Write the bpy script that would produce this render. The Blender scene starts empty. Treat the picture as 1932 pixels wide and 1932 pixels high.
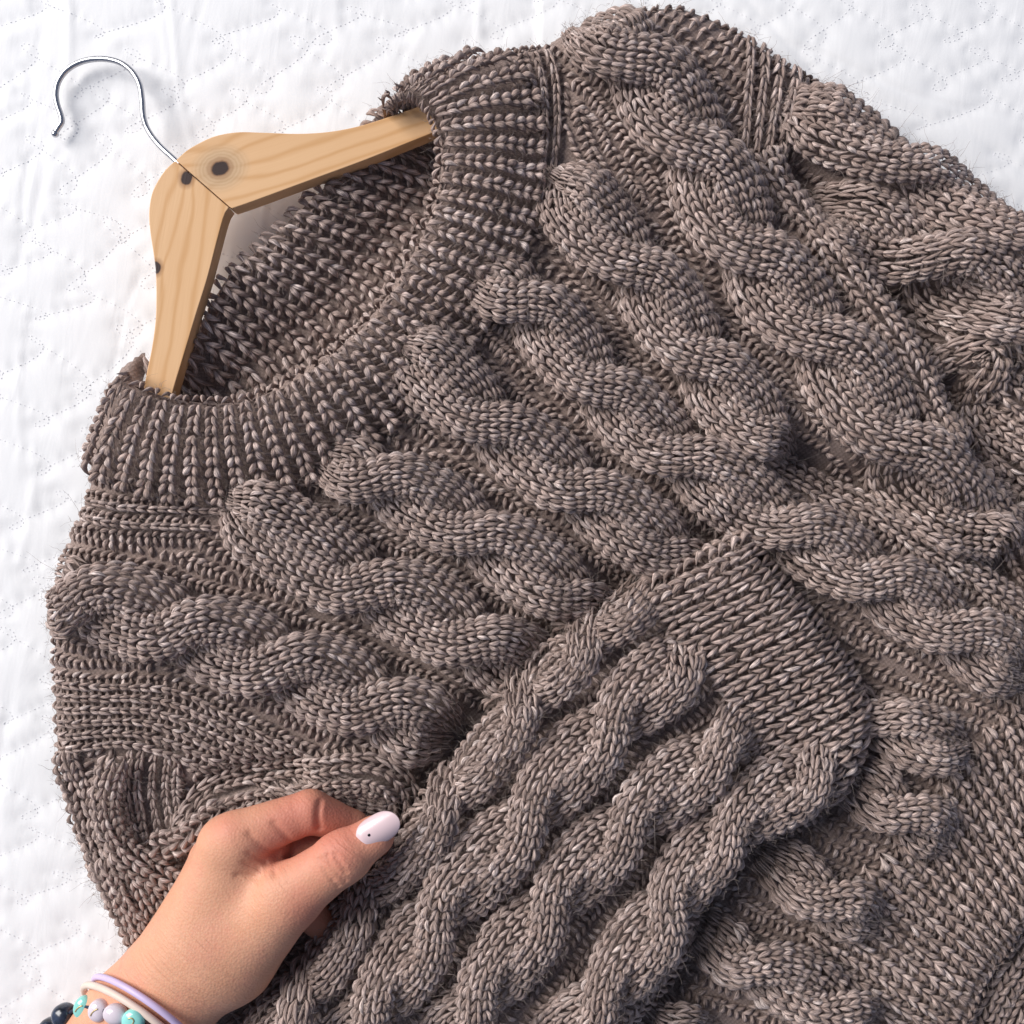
import bpy, bmesh, math, random
import numpy as np
from mathutils import Vector, Matrix
from mathutils.kdtree import KDTree

# ------------------------------------------------------------------ camera, light, exposure
S = 0.00026            # metres per drawing unit ("unit" = 1/1932 of the frame at bed level)
HC = 2050.0            # camera height in units
C0 = 966.0
scene = bpy.context.scene
col = scene.collection
cam_d = bpy.data.cameras.new('camera')
cam = bpy.data.objects.new('camera', cam_d); col.objects.link(cam)
cam.location = (0, 0, HC*S); cam.rotation_euler = (0, 0, 0)
cam_d.sensor_width = 36; cam_d.sensor_fit = 'HORIZONTAL'
cam_d.lens = 36*HC/(2*C0)
cam_d.clip_start = 0.01; cam_d.clip_end = 50
scene.camera = cam
world = bpy.data.worlds.new('World'); scene.world = world; world.use_nodes = True
wb = world.node_tree.nodes['Background']
wb.inputs[0].default_value = (0.58, 0.70, 1.0, 1); wb.inputs[1].default_value = 0.27
def area(name, loc, target, size, power, color):
    d = bpy.data.lights.new(name, 'AREA'); d.shape = 'RECTANGLE'; d.size = size[0]; d.size_y = size[1]
    d.energy = power; d.color = color
    o = bpy.data.objects.new(name, d); col.objects.link(o)
    o.location = loc
    o.rotation_euler = (Vector(target)-Vector(loc)).to_track_quat('-Z', 'Y').to_euler()
    return o
area('window_light', (-3.7, 2.0, 3.1), (0, 0, 0), (3.4, 3.4), 432.0, (1.0, 0.96, 0.92))
scene.view_settings.view_transform = 'Standard'
scene.view_settings.look = 'None'
scene.view_settings.exposure = 0.0
scene.view_settings.gamma = 1.0

rng = np.random.default_rng(7)
random.seed(7)

# ------------------------------------------------------------------ helpers
def L(pts, z=0.0):
    """photo position -> position on the horizontal plane z (drawing units)"""
    p = np.array(pts, float)
    k = (HC-z)/HC
    q = p.copy(); q[..., :2] = C0+(p[..., :2]-C0)*k
    return q
def wv(v):
    v = np.asarray(v, float)
    o = np.empty_like(v)
    o[..., 0] = (v[..., 0]-C0)*S; o[..., 1] = (C0-v[..., 1])*S; o[..., 2] = v[..., 2]*S
    return o
def spline(pts, step=4.0):
    """Catmull-Rom through rows of any dimension, resampled by xy length"""
    p = np.array(pts, float)
    if len(p) == 2:
        t = np.linspace(0, 1, 40)[:, None]; out = p[0]*(1-t)+p[1]*t
    else:
        q = np.vstack([2*p[0]-p[1], p, 2*p[-1]-p[-2]])
        out = []
        t = np.linspace(0, 1, 24, endpoint=False)[:, None]
        for i in range(1, len(q)-2):
            a, b, c, d = q[i-1], q[i], q[i+1], q[i+2]
            out.append(0.5*((2*b)+(-a+c)*t+(2*a-5*b+4*c-d)*t*t+(-a+3*b-3*c+d)*t**3))
        out.append(p[-1:]); out = np.vstack(out)
    return resample(out, step)
def resample(p, step):
    d = np.linalg.norm(np.diff(p[:, :2], axis=0), axis=1); s = np.concatenate([[0], np.cumsum(d)])
    n = max(3, int(round(s[-1]/step))+1)
    t = np.linspace(0, s[-1], n)
    return np.stack([np.interp(t, s, p[:, k]) for k in range(p.shape[1])], 1)
def resample_n(p, n):
    d = np.linalg.norm(np.diff(p[:, :2], axis=0), axis=1); s = np.concatenate([[0], np.cumsum(d)])
    t = np.linspace(0, s[-1], n)
    return np.stack([np.interp(t, s, p[:, k]) for k in range(p.shape[1])], 1)
def poly_sd(px, py, poly):
    """signed distance to polygon, positive inside"""
    x = np.asarray(px, float).ravel(); y = np.asarray(py, float).ravel()
    best = np.full(x.shape, 1e9); inside = np.zeros(x.shape, bool)
    n = len(poly)
    for i in range(n):
        ax, ay = poly[i]; bx, by = poly[(i+1) % n]
        ex, ey = bx-ax, by-ay
        t = np.clip(((x-ax)*ex+(y-ay)*ey)/(ex*ex+ey*ey+1e-9), 0, 1)
        best = np.minimum(best, np.hypot(x-ax-t*ex, y-ay-t*ey))
        cr = (ay > y) != (by > y)
        with np.errstate(divide='ignore', invalid='ignore'):
            xi = ax+(y-ay)/(ey if ey != 0 else 1e-9)*ex
        inside ^= cr & (x < xi)
    return np.where(inside, best, -best).reshape(np.shape(px))
def line_d(px, py, line):
    x = np.asarray(px, float); y = np.asarray(py, float)
    best = np.full(x.shape, 1e9)
    for i in range(len(line)-1):
        ax, ay = line[i][:2]; bx, by = line[i+1][:2]; ex, ey = bx-ax, by-ay
        t = np.clip(((x-ax)*ex+(y-ay)*ey)/(ex*ex+ey*ey+1e-9), 0, 1)
        best = np.minimum(best, np.hypot(x-ax-t*ex, y-ay-t*ey))
    return best
class Field:
    """bilinear sampled raster over the scene"""
    G0, G1, ST = -120.0, 2160.0, 6.0
    n = int((G1-G0)/ST)+1
    ax = G0+ST*np.arange(n)
    X, Y = np.meshgrid(ax, ax)
    def __init__(self, a): self.a = a
    def __call__(self, x, y):
        fx = np.clip((np.asarray(x)-self.G0)/self.ST, 0, self.n-1.001); fy = np.clip((np.asarray(y)-self.G0)/self.ST, 0, self.n-1.001)
        ix = fx.astype(int); iy = fy.astype(int); u = fx-ix; v = fy-iy
        a = self.a
        return (a[iy, ix]*(1-u)+a[iy, ix+1]*u)*(1-v)+(a[iy+1, ix]*(1-u)+a[iy+1, ix+1]*u)*v
def roll(d, w):
    t = np.clip(d/w, 0, 1)
    return np.sqrt(np.clip(1-(1-t)**2, 0, 1))
def sstep(x):
    x = np.clip(x, 0, 1); return x*x*(3-2*x)

def new_obj(name, mesh, mat, parent=None):
    o = bpy.data.objects.new(name, mesh); col.objects.link(o)
    if mat is not None: mesh.materials.append(mat)
    if parent is not None: o.parent = parent
    return o
def empty(name, parent=None):
    o = bpy.data.objects.new(name, None); col.objects.link(o); o.empty_display_size = 0.01
    if parent is not None: o.parent = parent
    return o
def tag(o, label=None, cat=None, group=None, kind=None):
    if label: o['label'] = label
    if cat: o['category'] = cat
    if group: o['group'] = group
    if kind: o['kind'] = kind
    return o
def mesh_from(name, v, faces, smooth=True):
    """v: world coords; faces: (n,3)/(n,4) array or list"""
    me = bpy.data.meshes.new(name)
    ragged = isinstance(faces, list) and len({len(q) for q in faces}) > 1
    f = None if ragged else np.asarray(faces)
    if ragged:
        me.from_pydata([tuple(a) for a in v], [], [tuple(a) for a in faces])
    else:
        me.vertices.add(len(v)); me.vertices.foreach_set('co', np.asarray(v, np.float32).ravel())
        k = f.shape[1]
        me.loops.add(f.size); me.loops.foreach_set('vertex_index', f.astype(np.int32).ravel())
        me.polygons.add(len(f)); me.polygons.foreach_set('loop_start', np.arange(0, f.size, k, dtype=np.int32))
        me.update(calc_edges=True)
    if smooth: me.polygons.foreach_set('use_smooth', np.ones(len(me.polygons), bool))
    me.validate(); me.update()
    return me
def tube_mesh(path, rad, seg=10, closed=False, caps=True):
    """path in units (n,3), rad scalar or array"""
    p = np.asarray(path, float); n = len(p); r = np.broadcast_to(np.asarray(rad, float), (n,))
    if closed: t = np.roll(p, -1, 0)-np.roll(p, 1, 0)
    else: t = np.gradient(p, axis=0)
    t /= np.linalg.norm(t, axis=1)[:, None]+1e-9
    up = np.array([0, 0, 1.0]); ref = np.cross(t[0], up)
    if np.linalg.norm(ref) < 0.1: ref = np.cross(t[0], [1.0, 0, 0])
    N = []
    for i in range(n):
        ref = ref-t[i]*np.dot(ref, t[i]); ref /= np.linalg.norm(ref); N.append(ref.copy())
    N = np.array(N); B = np.cross(t, N)
    a = np.arange(seg)*2*math.pi/seg
    v = p[:, None]+r[:, None, None]*(np.cos(a)[None, :, None]*N[:, None]+np.sin(a)[None, :, None]*B[:, None])
    v = v.reshape(-1, 3); f = []
    m = n if closed else n-1
    for i in range(m):
        j = (i+1) % n
        for k in range(seg):
            f.append((i*seg+k, i*seg+(k+1) % seg, j*seg+(k+1) % seg, j*seg+k))
    if caps and not closed:
        f.append(tuple(range(seg-1, -1, -1))); f.append(tuple((n-1)*seg+k for k in range(seg)))
    return v, f

# ------------------------------------------------------------------ materials
def nt(name):
    m = bpy.data.materials.new(name); m.use_nodes = True
    t = m.node_tree; b = t.nodes['Principled BSDF']
    return m, t, b
def node(t, kind, **kw):
    n = t.nodes.new(kind)
    for k, v in kw.items():
        if k in n.inputs: n.inputs[k].default_value = v
        else: setattr(n, k, v)
    return n
def ramp(t, fac, stops):
    r = t.nodes.new('ShaderNodeValToRGB'); e = r.color_ramp.elements
    while len(e) < len(stops): e.new(0.5)
    for i, (p, c) in enumerate(stops): e[i].position = p; e[i].color = (*c, 1) if len(c) == 3 else c
    t.links.new(fac, r.inputs[0]); return r
def math_n(t, op, a, b=None, c=None):
    n = t.nodes.new('ShaderNodeMath'); n.operation = op
    for i, v in enumerate((a, b, c)):
        if v is None: continue
        if isinstance(v, (int, float)): n.inputs[i].default_value = v
        else: t.links.new(v, n.inputs[i])
    return n.outputs[0]
def mixc(t, fac, a, b, mode='MIX'):
    n = t.nodes.new('ShaderNodeMix'); n.data_type = 'RGBA'; n.blend_type = mode
    for i, v in ((0, fac), (6, a), (7, b)):
        if isinstance(v, (int, float)): n.inputs[i].default_value = v
        elif isinstance(v, tuple): n.inputs[i].default_value = (*v, 1)
        else: t.links.new(v, n.inputs[i])
    return n.outputs[2]
def srgb(r, g, b):
    f = lambda c: (c/255/12.92) if c/255 <= 0.04045 else ((c/255+0.055)/1.055)**2.4
    return (f(r), f(g), f(b))

def yarn_material():
    m, t, b = nt('heather_yarn'); lk = t.links.new
    at = node(t, 'ShaderNodeAttribute', attribute_name='rnd')
    uv = node(t, 'ShaderNodeUVMap', uv_map='yarn')
    co = node(t, 'ShaderNodeTexCoord')
    mp = node(t, 'ShaderNodeMapping'); lk(uv.outputs[0], mp.inputs[0]); mp.inputs['Scale'].default_value = (11, 1.4, 1)
    off = node(t, 'ShaderNodeCombineXYZ'); lk(math_n(t, 'MULTIPLY', at.outputs['Fac'], 57.0), off.inputs[2]); lk(off.outputs[0], mp.inputs['Location'])
    fib = node(t, 'ShaderNodeTexNoise', Scale=1.6, Detail=3.0, Roughness=0.65); lk(mp.outputs[0], fib.inputs['Vector'])
    # large drift of the heather tone and the tone of each stitch
    drift = node(t, 'ShaderNodeTexNoise', Scale=26.0, Detail=2.0); lk(co.outputs['Object'], drift.inputs['Vector'])
    base = ramp(t, at.outputs['Fac'], [(0.0, (0.24, 0.178, 0.157)), (0.4, (0.385, 0.300, 0.270)), (0.8, (0.54, 0.438, 0.405)), (1.0, (0.72, 0.62, 0.585))])
    c1 = mixc(t, math_n(t, 'MULTIPLY', drift.outputs[0], 0.55), base.outputs[0], (0.34, 0.243, 0.203))
    fr = ramp(t, fib.outputs[0], [(0.34, (0.40, 0.38, 0.38)), (0.50, (1.0, 0.99, 0.98)), (0.66, (1.9, 1.87, 1.85))])
    c2 = mixc(t, 1.0, c1, fr.outputs[0], 'MULTIPLY')
    lk(c2, b.inputs['Base Color'])
    b.inputs['Roughness'].default_value = 0.72
    b.inputs['Specular IOR Level'].default_value = 0.25
    b.inputs['Sheen Weight'].default_value = 0.08; b.inputs['Sheen Roughness'].default_value = 0.45
    b.inputs['Sheen Tint'].default_value = (0.9, 0.85, 0.85, 1)
    bp = node(t, 'ShaderNodeBump', Strength=0.75, Distance=0.0009); lk(fib.outputs[0], bp.inputs['Height']); lk(bp.outputs[0], b.inputs['Normal'])
    return m
M_yarn = yarn_material()
def fuzz_material():
    m, t, b = nt('wool_fuzz')
    b.inputs['Base Color'].default_value = (0.31, 0.25, 0.22, 1); b.inputs['Roughness'].default_value = 0.6
    return m
M_fuzz = fuzz_material()
def cloth_material():
    m, t, b = nt('white_quilt_cotton'); lk = t.links.new
    co = node(t, 'ShaderNodeTexCoord')
    b.inputs['Base Color'].default_value = (0.87, 0.87, 0.875, 1)
    b.inputs['Roughness'].default_value = 0.9; b.inputs['Specular IOR Level'].default_value = 0.2
    b.inputs['Sheen Weight'].default_value = 0.1
    w = node(t, 'ShaderNodeTexNoise', Scale=900.0, Detail=2.0); lk(co.outputs['Object'], w.inputs['Vector'])
    mp = node(t, 'ShaderNodeMapping'); lk(co.outputs['Object'], mp.inputs[0]); mp.inputs['Rotation'].default_value = (0, 0, 0.12); mq = node(t, 'ShaderNodeMapping'); lk(mp.outputs[0], mq.inputs[0]); mq.inputs['Scale'].default_value = (95, 20, 40)
    n2 = node(t, 'ShaderNodeTexNoise', Scale=1.0, Detail=3.0, Distortion=0.6); lk(mq.outputs[0], n2.inputs['Vector'])
    h = math_n(t, 'ADD', math_n(t, 'MULTIPLY', w.outputs[0], 0.10), n2.outputs[0])
    bp = node(t, 'ShaderNodeBump', Strength=0.2, Distance=0.0015); lk(h, bp.inputs['Height']); lk(bp.outputs[0], b.inputs['Normal'])
    return m
M_cloth = cloth_material()
def simple(name, colr, rough=0.5, metal=0.0, spec=0.5, coat=0.0):
    m, t, b = nt(name)
    b.inputs['Base Color'].default_value = (*colr, 1); b.inputs['Roughness'].default_value = rough
    b.inputs['Metallic'].default_value = metal; b.inputs['Specular IOR Level'].default_value = spec
    b.inputs['Coat Weight'].default_value = coat; b.inputs['Coat Roughness'].default_value = 0.06
    return m
def noisy(m, amount=0.12, scale=120.0, bump=0.0):
    t = m.node_tree; b = t.nodes['Principled BSDF']
    co = node(t, 'ShaderNodeTexCoord'); n = node(t, 'ShaderNodeTexNoise', Scale=scale, Detail=4.0); t.links.new(co.outputs['Object'], n.inputs['Vector'])
    c = tuple(b.inputs['Base Color'].default_value)[:3]
    r = ramp(t, n.outputs[0], [(0.3, tuple(x*(1-amount) for x in c)), (0.7, tuple(min(1, x*(1+amount)) for x in c))])
    t.links.new(r.outputs[0], b.inputs['Base Color'])
    if bump:
        bp = node(t, 'ShaderNodeBump', Strength=bump, Distance=0.0004); t.links.new(n.outputs[0], bp.inputs['Height']); t.links.new(bp.outputs[0], b.inputs['Normal'])
    return m

# ------------------------------------------------------------------ layout: outlines of the sweater
BODY = L([(281,652),(250,668),(222,692),(195,740),(176,790),(166,850),(166,915),(150,965),(131,1010),(113,1070),(101,1125),(96,1185),(97,1250),
          (100,1330),(104,1420),(116,1485),(140,1560),(166,1640),(198,1700),(232,1765),(258,1830),(290,1900),(330,2060),(2100,2060),(2100,560),
          (1990,480),(1932,440),(1868,388),(1790,326),(1720,270),(1640,218),(1560,165),(1480,113),(1400,60),(1340,30),(1290,12),(1240,12),
          (1180,22),(1100,45),(1050,68),(1020,85),(950,95),(860,110),(790,140),(740,172),(706,200),(698,225),(740,222),(785,215),
          (812,232),(824,290),(820,350),(798,430),(756,500),(700,585),(636,645),(556,698),(480,738),(420,750),(340,745),(292,728),(278,700)], 25)
SLEEVE = L([(360,2060),(440,1945),(560,1820),(660,1690),(735,1590),(800,1490),(880,1390),(960,1285),(1040,1205),(1110,1150),(1200,1100),(1310,1045),
            (1398,1000),(1415,1006),(1445,1046),(1500,1112),(1550,1172),(1595,1228),(1628,1280),(1645,1330),(1642,1400),(1622,1460),(1592,1520),
            (1552,1565),(1500,1590),(1440,1605),(1405,1640),(1360,1690),(1330,1740),(1318,1800),(1280,1870),(1200,1960),(1120,2060)], 130)
F = Field
dB = Field(poly_sd(F.X, F.Y, BODY))
dS = Field(poly_sd(F.X, F.Y, SLEEVE))
zb = 84*roll(dB.a, 84)
def feature(line, amp, w, z=60):
    d = line_d(F.X, F.Y, spline(L(line, z), 12)); return amp*np.exp(-(d/w)**2)
und = 6*np.sin(F.X/173.0+F.Y/240.0+1.0)+5*np.sin(F.X/120.0-F.Y/150.0)
zb = zb+und*roll(dB.a, 160)
inside = roll(dB.a, 60)
# dark valleys and ridges of the drape
zb += inside*feature([(1500,330),(1590,430),(1680,545),(1745,640),(1800,745),(1850,815),(1932,920)], -82, 38)
zb += inside*feature([(1500,860),(1570,900),(1680,930),(1790,990),(1932,1090)], -74, 38)
zb += inside*feature([(1470,330),(1566,450),(1667,593),(1735,690),(1800,810)], 34, 32)
zb += inside*feature([(1740,560),(1800,580)], -55, 30)
zb += inside*feature([(1800,760),(1850,790),(1840,850)], -55, 30)
zb += inside*feature([(1790,470),(1870,500),(1960,560)], 34, 50)
zb += inside*feature([(380,1500),(440,1470),(560,1450)], -50, 26)
zb += inside*feature([(365,1560),(430,1505),(560,1480),(700,1470),(745,1520)], 22, 40)
zb += inside*feature([(150,1480),(175,1540),(200,1590)], -24, 20)
zb += inside*feature([(300,1480),(320,1560)], -16, 50)
zb += inside*feature([(1060,100),(1040,250),(1050,400)], -12, 30)
HEM = spline(L([(2010,1640),(1960,1712),(1932,1748),(1906,1791),(1866,1841),(1826,1932),(1800,2060)], 70), 10)
hem_poly = np.vstack([HEM[:, :2], [[2200, 2200], [2200, 1500]]])
dH = Field(poly_sd(F.X, F.Y, hem_poly))
zb -= 46*sstep((dH.a+6)/16)
zb = np.maximum(zb, 4*np.clip(dB.a, 0, 1))
zb -= 40*np.exp(-(np.minimum(dS.a, 0)/42.0)**2)*inside
zb = np.maximum(zb, 4*np.clip(dB.a, 0, 1))
ZB = Field(zb)
hx, hy = L([(640, 1720)], 150)[0]
low = 1-0.62*np.exp(-((F.X-hx)**2+(F.Y-hy)**2)/170.0**2)
zs = np.minimum(np.maximum(zb, 60), 92)*0.75+6+92*roll(dS.a, 58)*low
zs += roll(dS.a, 80)*(6*np.sin(F.X/90.0+F.Y/70.0))
ZS = Field(zs)

# ------------------------------------------------------------------ knitting machine: every stitch leg is a small yarn body
def leg_template(rings=6, seg=6):
    t = np.linspace(0, 1, rings); V = []; UV = []
    for i, s in enumerate(t):
        c = np.array([0.01+0.485*s+0.03*math.sin(2*math.pi*s), -0.72+1.44*s, 0.46*math.sin(math.pi*s)-0.40+0.06*s])
        r = 0.226*max(0.0, math.sin(math.pi*(0.02+0.96*s)))**0.86
        d = np.array([0.46, 1.44, 0]); d /= np.linalg.norm(d); nx = np.array([d[1], -d[0], 0])
        for k in range(seg):
            a = 2*math.pi*k/seg+s*1.1
            V.append(c+r*(math.cos(a)*nx*1.0+math.sin(a)*np.array([0, 0, 1.0])*0.95)); UV.append((k/seg+s*0.25, s))
    f = []
    for i in range(rings-1):
        for k in range(seg):
            f.append((i*seg+k, i*seg+(k+1) % seg, (i+1)*seg+(k+1) % seg, (i+1)*seg+k))
    return np.array(V), np.array(f), np.array(UV)
LEG_V, LEG_F, LEG_UV = leg_template()
HAIR_SEEDS = []
class Knit:
    def __init__(self): self.P = []; self.X = []; self.Y = []; self.Z = []
    def add(self, P, X, Y, Z):
        self.P.append(P); self.X.append(X); self.Y.append(Y); self.Z.append(Z)
    def build(self, name, parent, kind=None, fuzz=1.0):
        if not self.P: return None
        P = np.vstack(self.P); X = np.vstack(self.X); Y = np.vstack(self.Y); Z = np.vstack(self.Z)
        n = len(P)
        if n == 0: return None
        ang = rng.normal(0, 0.075, n)[:, None]; sc = rng.normal(1.0, 0.06, (n, 3))
        lx = np.linalg.norm(X, axis=1)[:, None]; ly = np.linalg.norm(Y, axis=1)[:, None]
        Xh = X/(lx+1e-9); Yh = Y/(ly+1e-9)
        X2 = (Xh*np.cos(ang)+Yh*np.sin(ang))*lx*sc[:, :1]; Y2 = (Yh*np.cos(ang)-Xh*np.sin(ang))*ly*sc[:, 1:2]; Z2 = Z*sc[:, 2:]
        P2 = P+rng.normal(0, 0.045, (n, 1))*X+rng.normal(0, 0.06, (n, 1))*Y+rng.normal(0, 0.06, (n, 1))*Z
        T = LEG_V
        v = P2[:, None]+T[None, :, :1]*X2[:, None]+T[None, :, 1:2]*Y2[:, None]+T[None, :, 2:]*Z2[:, None]
        m = len(T)
        # keep one winding: mirrored legs have a left-handed frame
        hand = np.einsum('ij,ij->i', np.cross(X2, Y2), Z2) < 0
        f = LEG_F[None]+(np.arange(n)*m)[:, None, None]
        f = np.where(hand[:, None, None], f, f[:, :, ::-1])       # y is flipped on the way to world space
        loops = np.where(hand[:, None, None], LEG_F[None], LEG_F[None, :, ::-1])
        me = mesh_from(name, wv(v.reshape(-1, 3)), f.reshape(-1, 4))
        uv = me.uv_layers.new(name='yarn'); uv.data.foreach_set('uv', LEG_UV[loops.reshape(-1)].astype(np.float32).ravel())
        rr = np.clip(rng.beta(1.7, 1.9, n)+(rng.random(n) > 0.975)*0.4, 0, 1)
        a = me.attributes.new('rnd', 'FLOAT', 'POINT'); a.data.foreach_set('value', np.repeat(rr, m).astype(np.float32))
        o = new_obj(name, me, M_yarn, parent)
        if kind: o['kind'] = kind
        HAIR_SEEDS.append((P+0.25*Z+0.3*X, Z/(np.linalg.norm(Z, axis=1)[:, None]+1e-9), fuzz))
        return o
def frames(path, o, zfun):
    """3-D points of the line at lateral offset o of a 2-D path; zfun(x,y,i,o)"""
    t = np.gradient(path[:, :2], axis=0); t /= np.linalg.norm(t, axis=1)[:, None]+1e-9
    nrm = np.stack([t[:, 1], -t[:, 0]], 1)        # left-hand side of travel
    q = path[:, :2]+nrm*o
    return np.column_stack([q, zfun(q[:, 0], q[:, 1], np.arange(len(path)), o)])
def wale(kn, path, o, pitch, zfun, flip=False, keep=None, thick=1.0):
    a = frames(path, o, zfun); r = frames(path, o+pitch*0.3, zfun); l = frames(path, o-pitch*0.3, zfun)
    X = (r-l)/(0.6*pitch+1e-9)*pitch; Y = np.gradient(a, axis=0)
    if flip: Y = -Y
    Z = np.cross(X, Y); Z /= np.linalg.norm(Z, axis=1)[:, None]+1e-9
    Z = np.where(Z[:, 2:] < 0, -Z, Z)*pitch*thick
    k = np.ones(len(a), bool) if keep is None else keep(a)
    ly = np.linalg.norm(Y, axis=1); k &= ly > 2
    if k.sum() == 0: return
    kn.add(a[k], X[k], Y[k], Z[k]); kn.add(a[k], -X[k], Y[k], Z[k])
def strand(kn, path, hw, nw, zfun, arch=12.0, row=21, keep=None, flip=False, rope=88.0, tw=0.35):
    """path (n,2..): rope of nw wales, arched across its width"""
    p = resample(np.asarray(path, float), row)
    zc = p[:, 2] if p.shape[1] > 2 else np.zeros(len(p))
    span = math.radians(rope)
    def zf(x, y, i, o): return zfun(x, y)+zc+arch*np.sqrt(np.clip(1-(np.clip(abs(o)/hw, 0, 0.999))**2, 0.0, 1))
    pitch = 2*span*(hw+arch)*0.5/nw
    t = np.gradient(p[:, :2], axis=0); t /= np.linalg.norm(t, axis=1)[:, None]+1e-9
    nrm = np.stack([t[:, 1], -t[:, 0]], 1)
    zbase = zfun(p[:, 0], p[:, 1])
    if zfun is ZB: eg = np.clip(dB(p[:, 0], p[:, 1])/60.0, 0.12, 1.0)
    else: eg = np.clip(dS(p[:, 0], p[:, 1])/45.0, 0.45, 1.0)
    zc = zc*eg; ar = arch*(0.4+0.6*eg)
    wid = (tw+(1-tw)*p[:, 5]) if p.shape[1] > 5 else np.ones(len(p))
    def line(al):
        q = p[:, :2]+nrm*(hw*math.sin(al)*wid)[:, None]
        zz = zfun(q[:, 0], q[:, 1])
        if p.shape[1] > 4:
            lat = np.clip(np.abs(p[:, 3]+hw*math.sin(al))/(2.02*hw), 0, 1)
            dome = arch*1.38*np.sqrt(1-lat**2)
            body = (1-p[:, 4])*ar*math.cos(al)+p[:, 4]*dome*(0.4+0.6*eg)
            body = body*p[:, 5]
        else: body = ar*math.cos(al)
        return np.column_stack([q, 0.6*zz+0.4*zbase+zc+body])
    for j in range(nw):
        al = -span+2*span*(j+0.5)/nw
        A = line(al); R = line(al+0.12); Lf = line(al-0.12)
        X = R-Lf; X = X/(np.linalg.norm(X, axis=1)[:, None]+1e-9)*(pitch*1.04*wid)[:, None]
        Y = np.gradient(A, axis=0)
        if flip: Y = -Y
        Z = np.cross(X, Y); Z /= np.linalg.norm(Z, axis=1)[:, None]+1e-9
        out = np.column_stack([nrm*math.sin(al), np.full(len(p), max(math.cos(al), 0.05)+0.25)])
        sg = np.sign(np.einsum('ij,ij->i', Z, out)); sg[sg == 0] = 1
        Z = Z*sg[:, None]*pitch
        k = np.ones(len(A), bool) if keep is None else keep(A)
        k &= np.linalg.norm(Y, axis=1) > 2
        if k.sum() == 0: continue
        kn.add(A[k], X[k], Y[k], Z[k]); kn.add(A[k], -X[k], Y[k], Z[k])
GUIDES = {'body': [], 'sleeve': []}
def guide(layer, p, hw, purl=True):
    p = resample(np.asarray(p, float)[:, :2], 10.0)
    GUIDES[layer].append((p, hw, purl))
def body_keep(a):
    return (dB(a[:, 0], a[:, 1]) > 3) & (dS(a[:, 0], a[:, 1]) < 45)
def sleeve_keep(a): return dS(a[:, 0], a[:, 1]) > -6
def cable(layer, pts, hw, parent, nw=6, B=25.0, z0=33.0, arch=30.0, row=18.5, znom=120, flip=False, name='cable', tw=0.18, fl=115.0):
    """pts rows (x, y, phase): the two strands cross where phase is a whole number"""
    p = np.array(pts, float); p = L(p, znom)
    c = spline(p, 3.0)
    t = np.gradient(c[:, :2], axis=0); t /= np.linalg.norm(t, axis=1)[:, None]+1e-9
    nrm = np.stack([t[:, 1], -t[:, 0]], 1)
    zfield = ZB if layer == 'body' else ZS
    keep = body_keep if layer == 'body' else sleeve_keep
    kn = Knit()
    A = hw*0.5
    ln = np.concatenate([[0], np.cumsum(np.linalg.norm(np.diff(c[:, :2], axis=0), axis=1))])
    fade = sstep(ln/fl+0.1)*sstep((ln[-1]-ln)/fl+0.1)
    for k in (0, 1):
        th = math.pi*(c[:, 2]+0.5)+math.pi*k
        U = A*np.tanh(1.25*np.cos(th))/math.tanh(1.25)
        s = -np.sin(th)
        zz = z0+B*np.sign(s)*np.abs(s)**1.3
        wdt = np.abs(np.cos(th))**1.6*0.92
        path = np.column_stack([c[:, :2]+nrm*(U*(tw+(1-tw)*fade))[:, None], zz*fade-6*(1-fade), U, wdt, fade])
        strand(kn, path, A*1.0, nw, zfield, arch, row, keep, flip, tw=tw)
    guide(layer, c, hw)
    return kn.build(name, parent, 'stuff')
def crom(p, t):
    p = np.array(p, float); q = np.vstack([2*p[0]-p[1], p, 2*p[-1]-p[-2]])
    i = np.clip(np.floor(t).astype(int), 0, len(p)-2); u = (t-i)[:, None]
    a, b, c, d = q[i], q[i+1], q[i+2], q[i+3]
    return 0.5*((2*b)+(-a+c)*u+(2*a-5*b+4*c-d)*u*u+(-a+3*b-3*c+d)*u**3)
def matched(a, b, n, m=None):
    """n stations on both curves, paired control point by control point, even along the mid line"""
    assert len(a) == len(b), (len(a), len(b))
    t = np.linspace(0, len(a)-1, 600); mid = 0.5*(crom(a, t)+crom(b, t))
    s = np.concatenate([[0], np.cumsum(np.linalg.norm(np.diff(mid, axis=0), axis=1))])
    tt = np.interp(np.linspace(0, s[-1], n), s, t)
    return crom(a, tt), crom(b, tt), (crom(m, tt) if m is not None else None)
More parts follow.
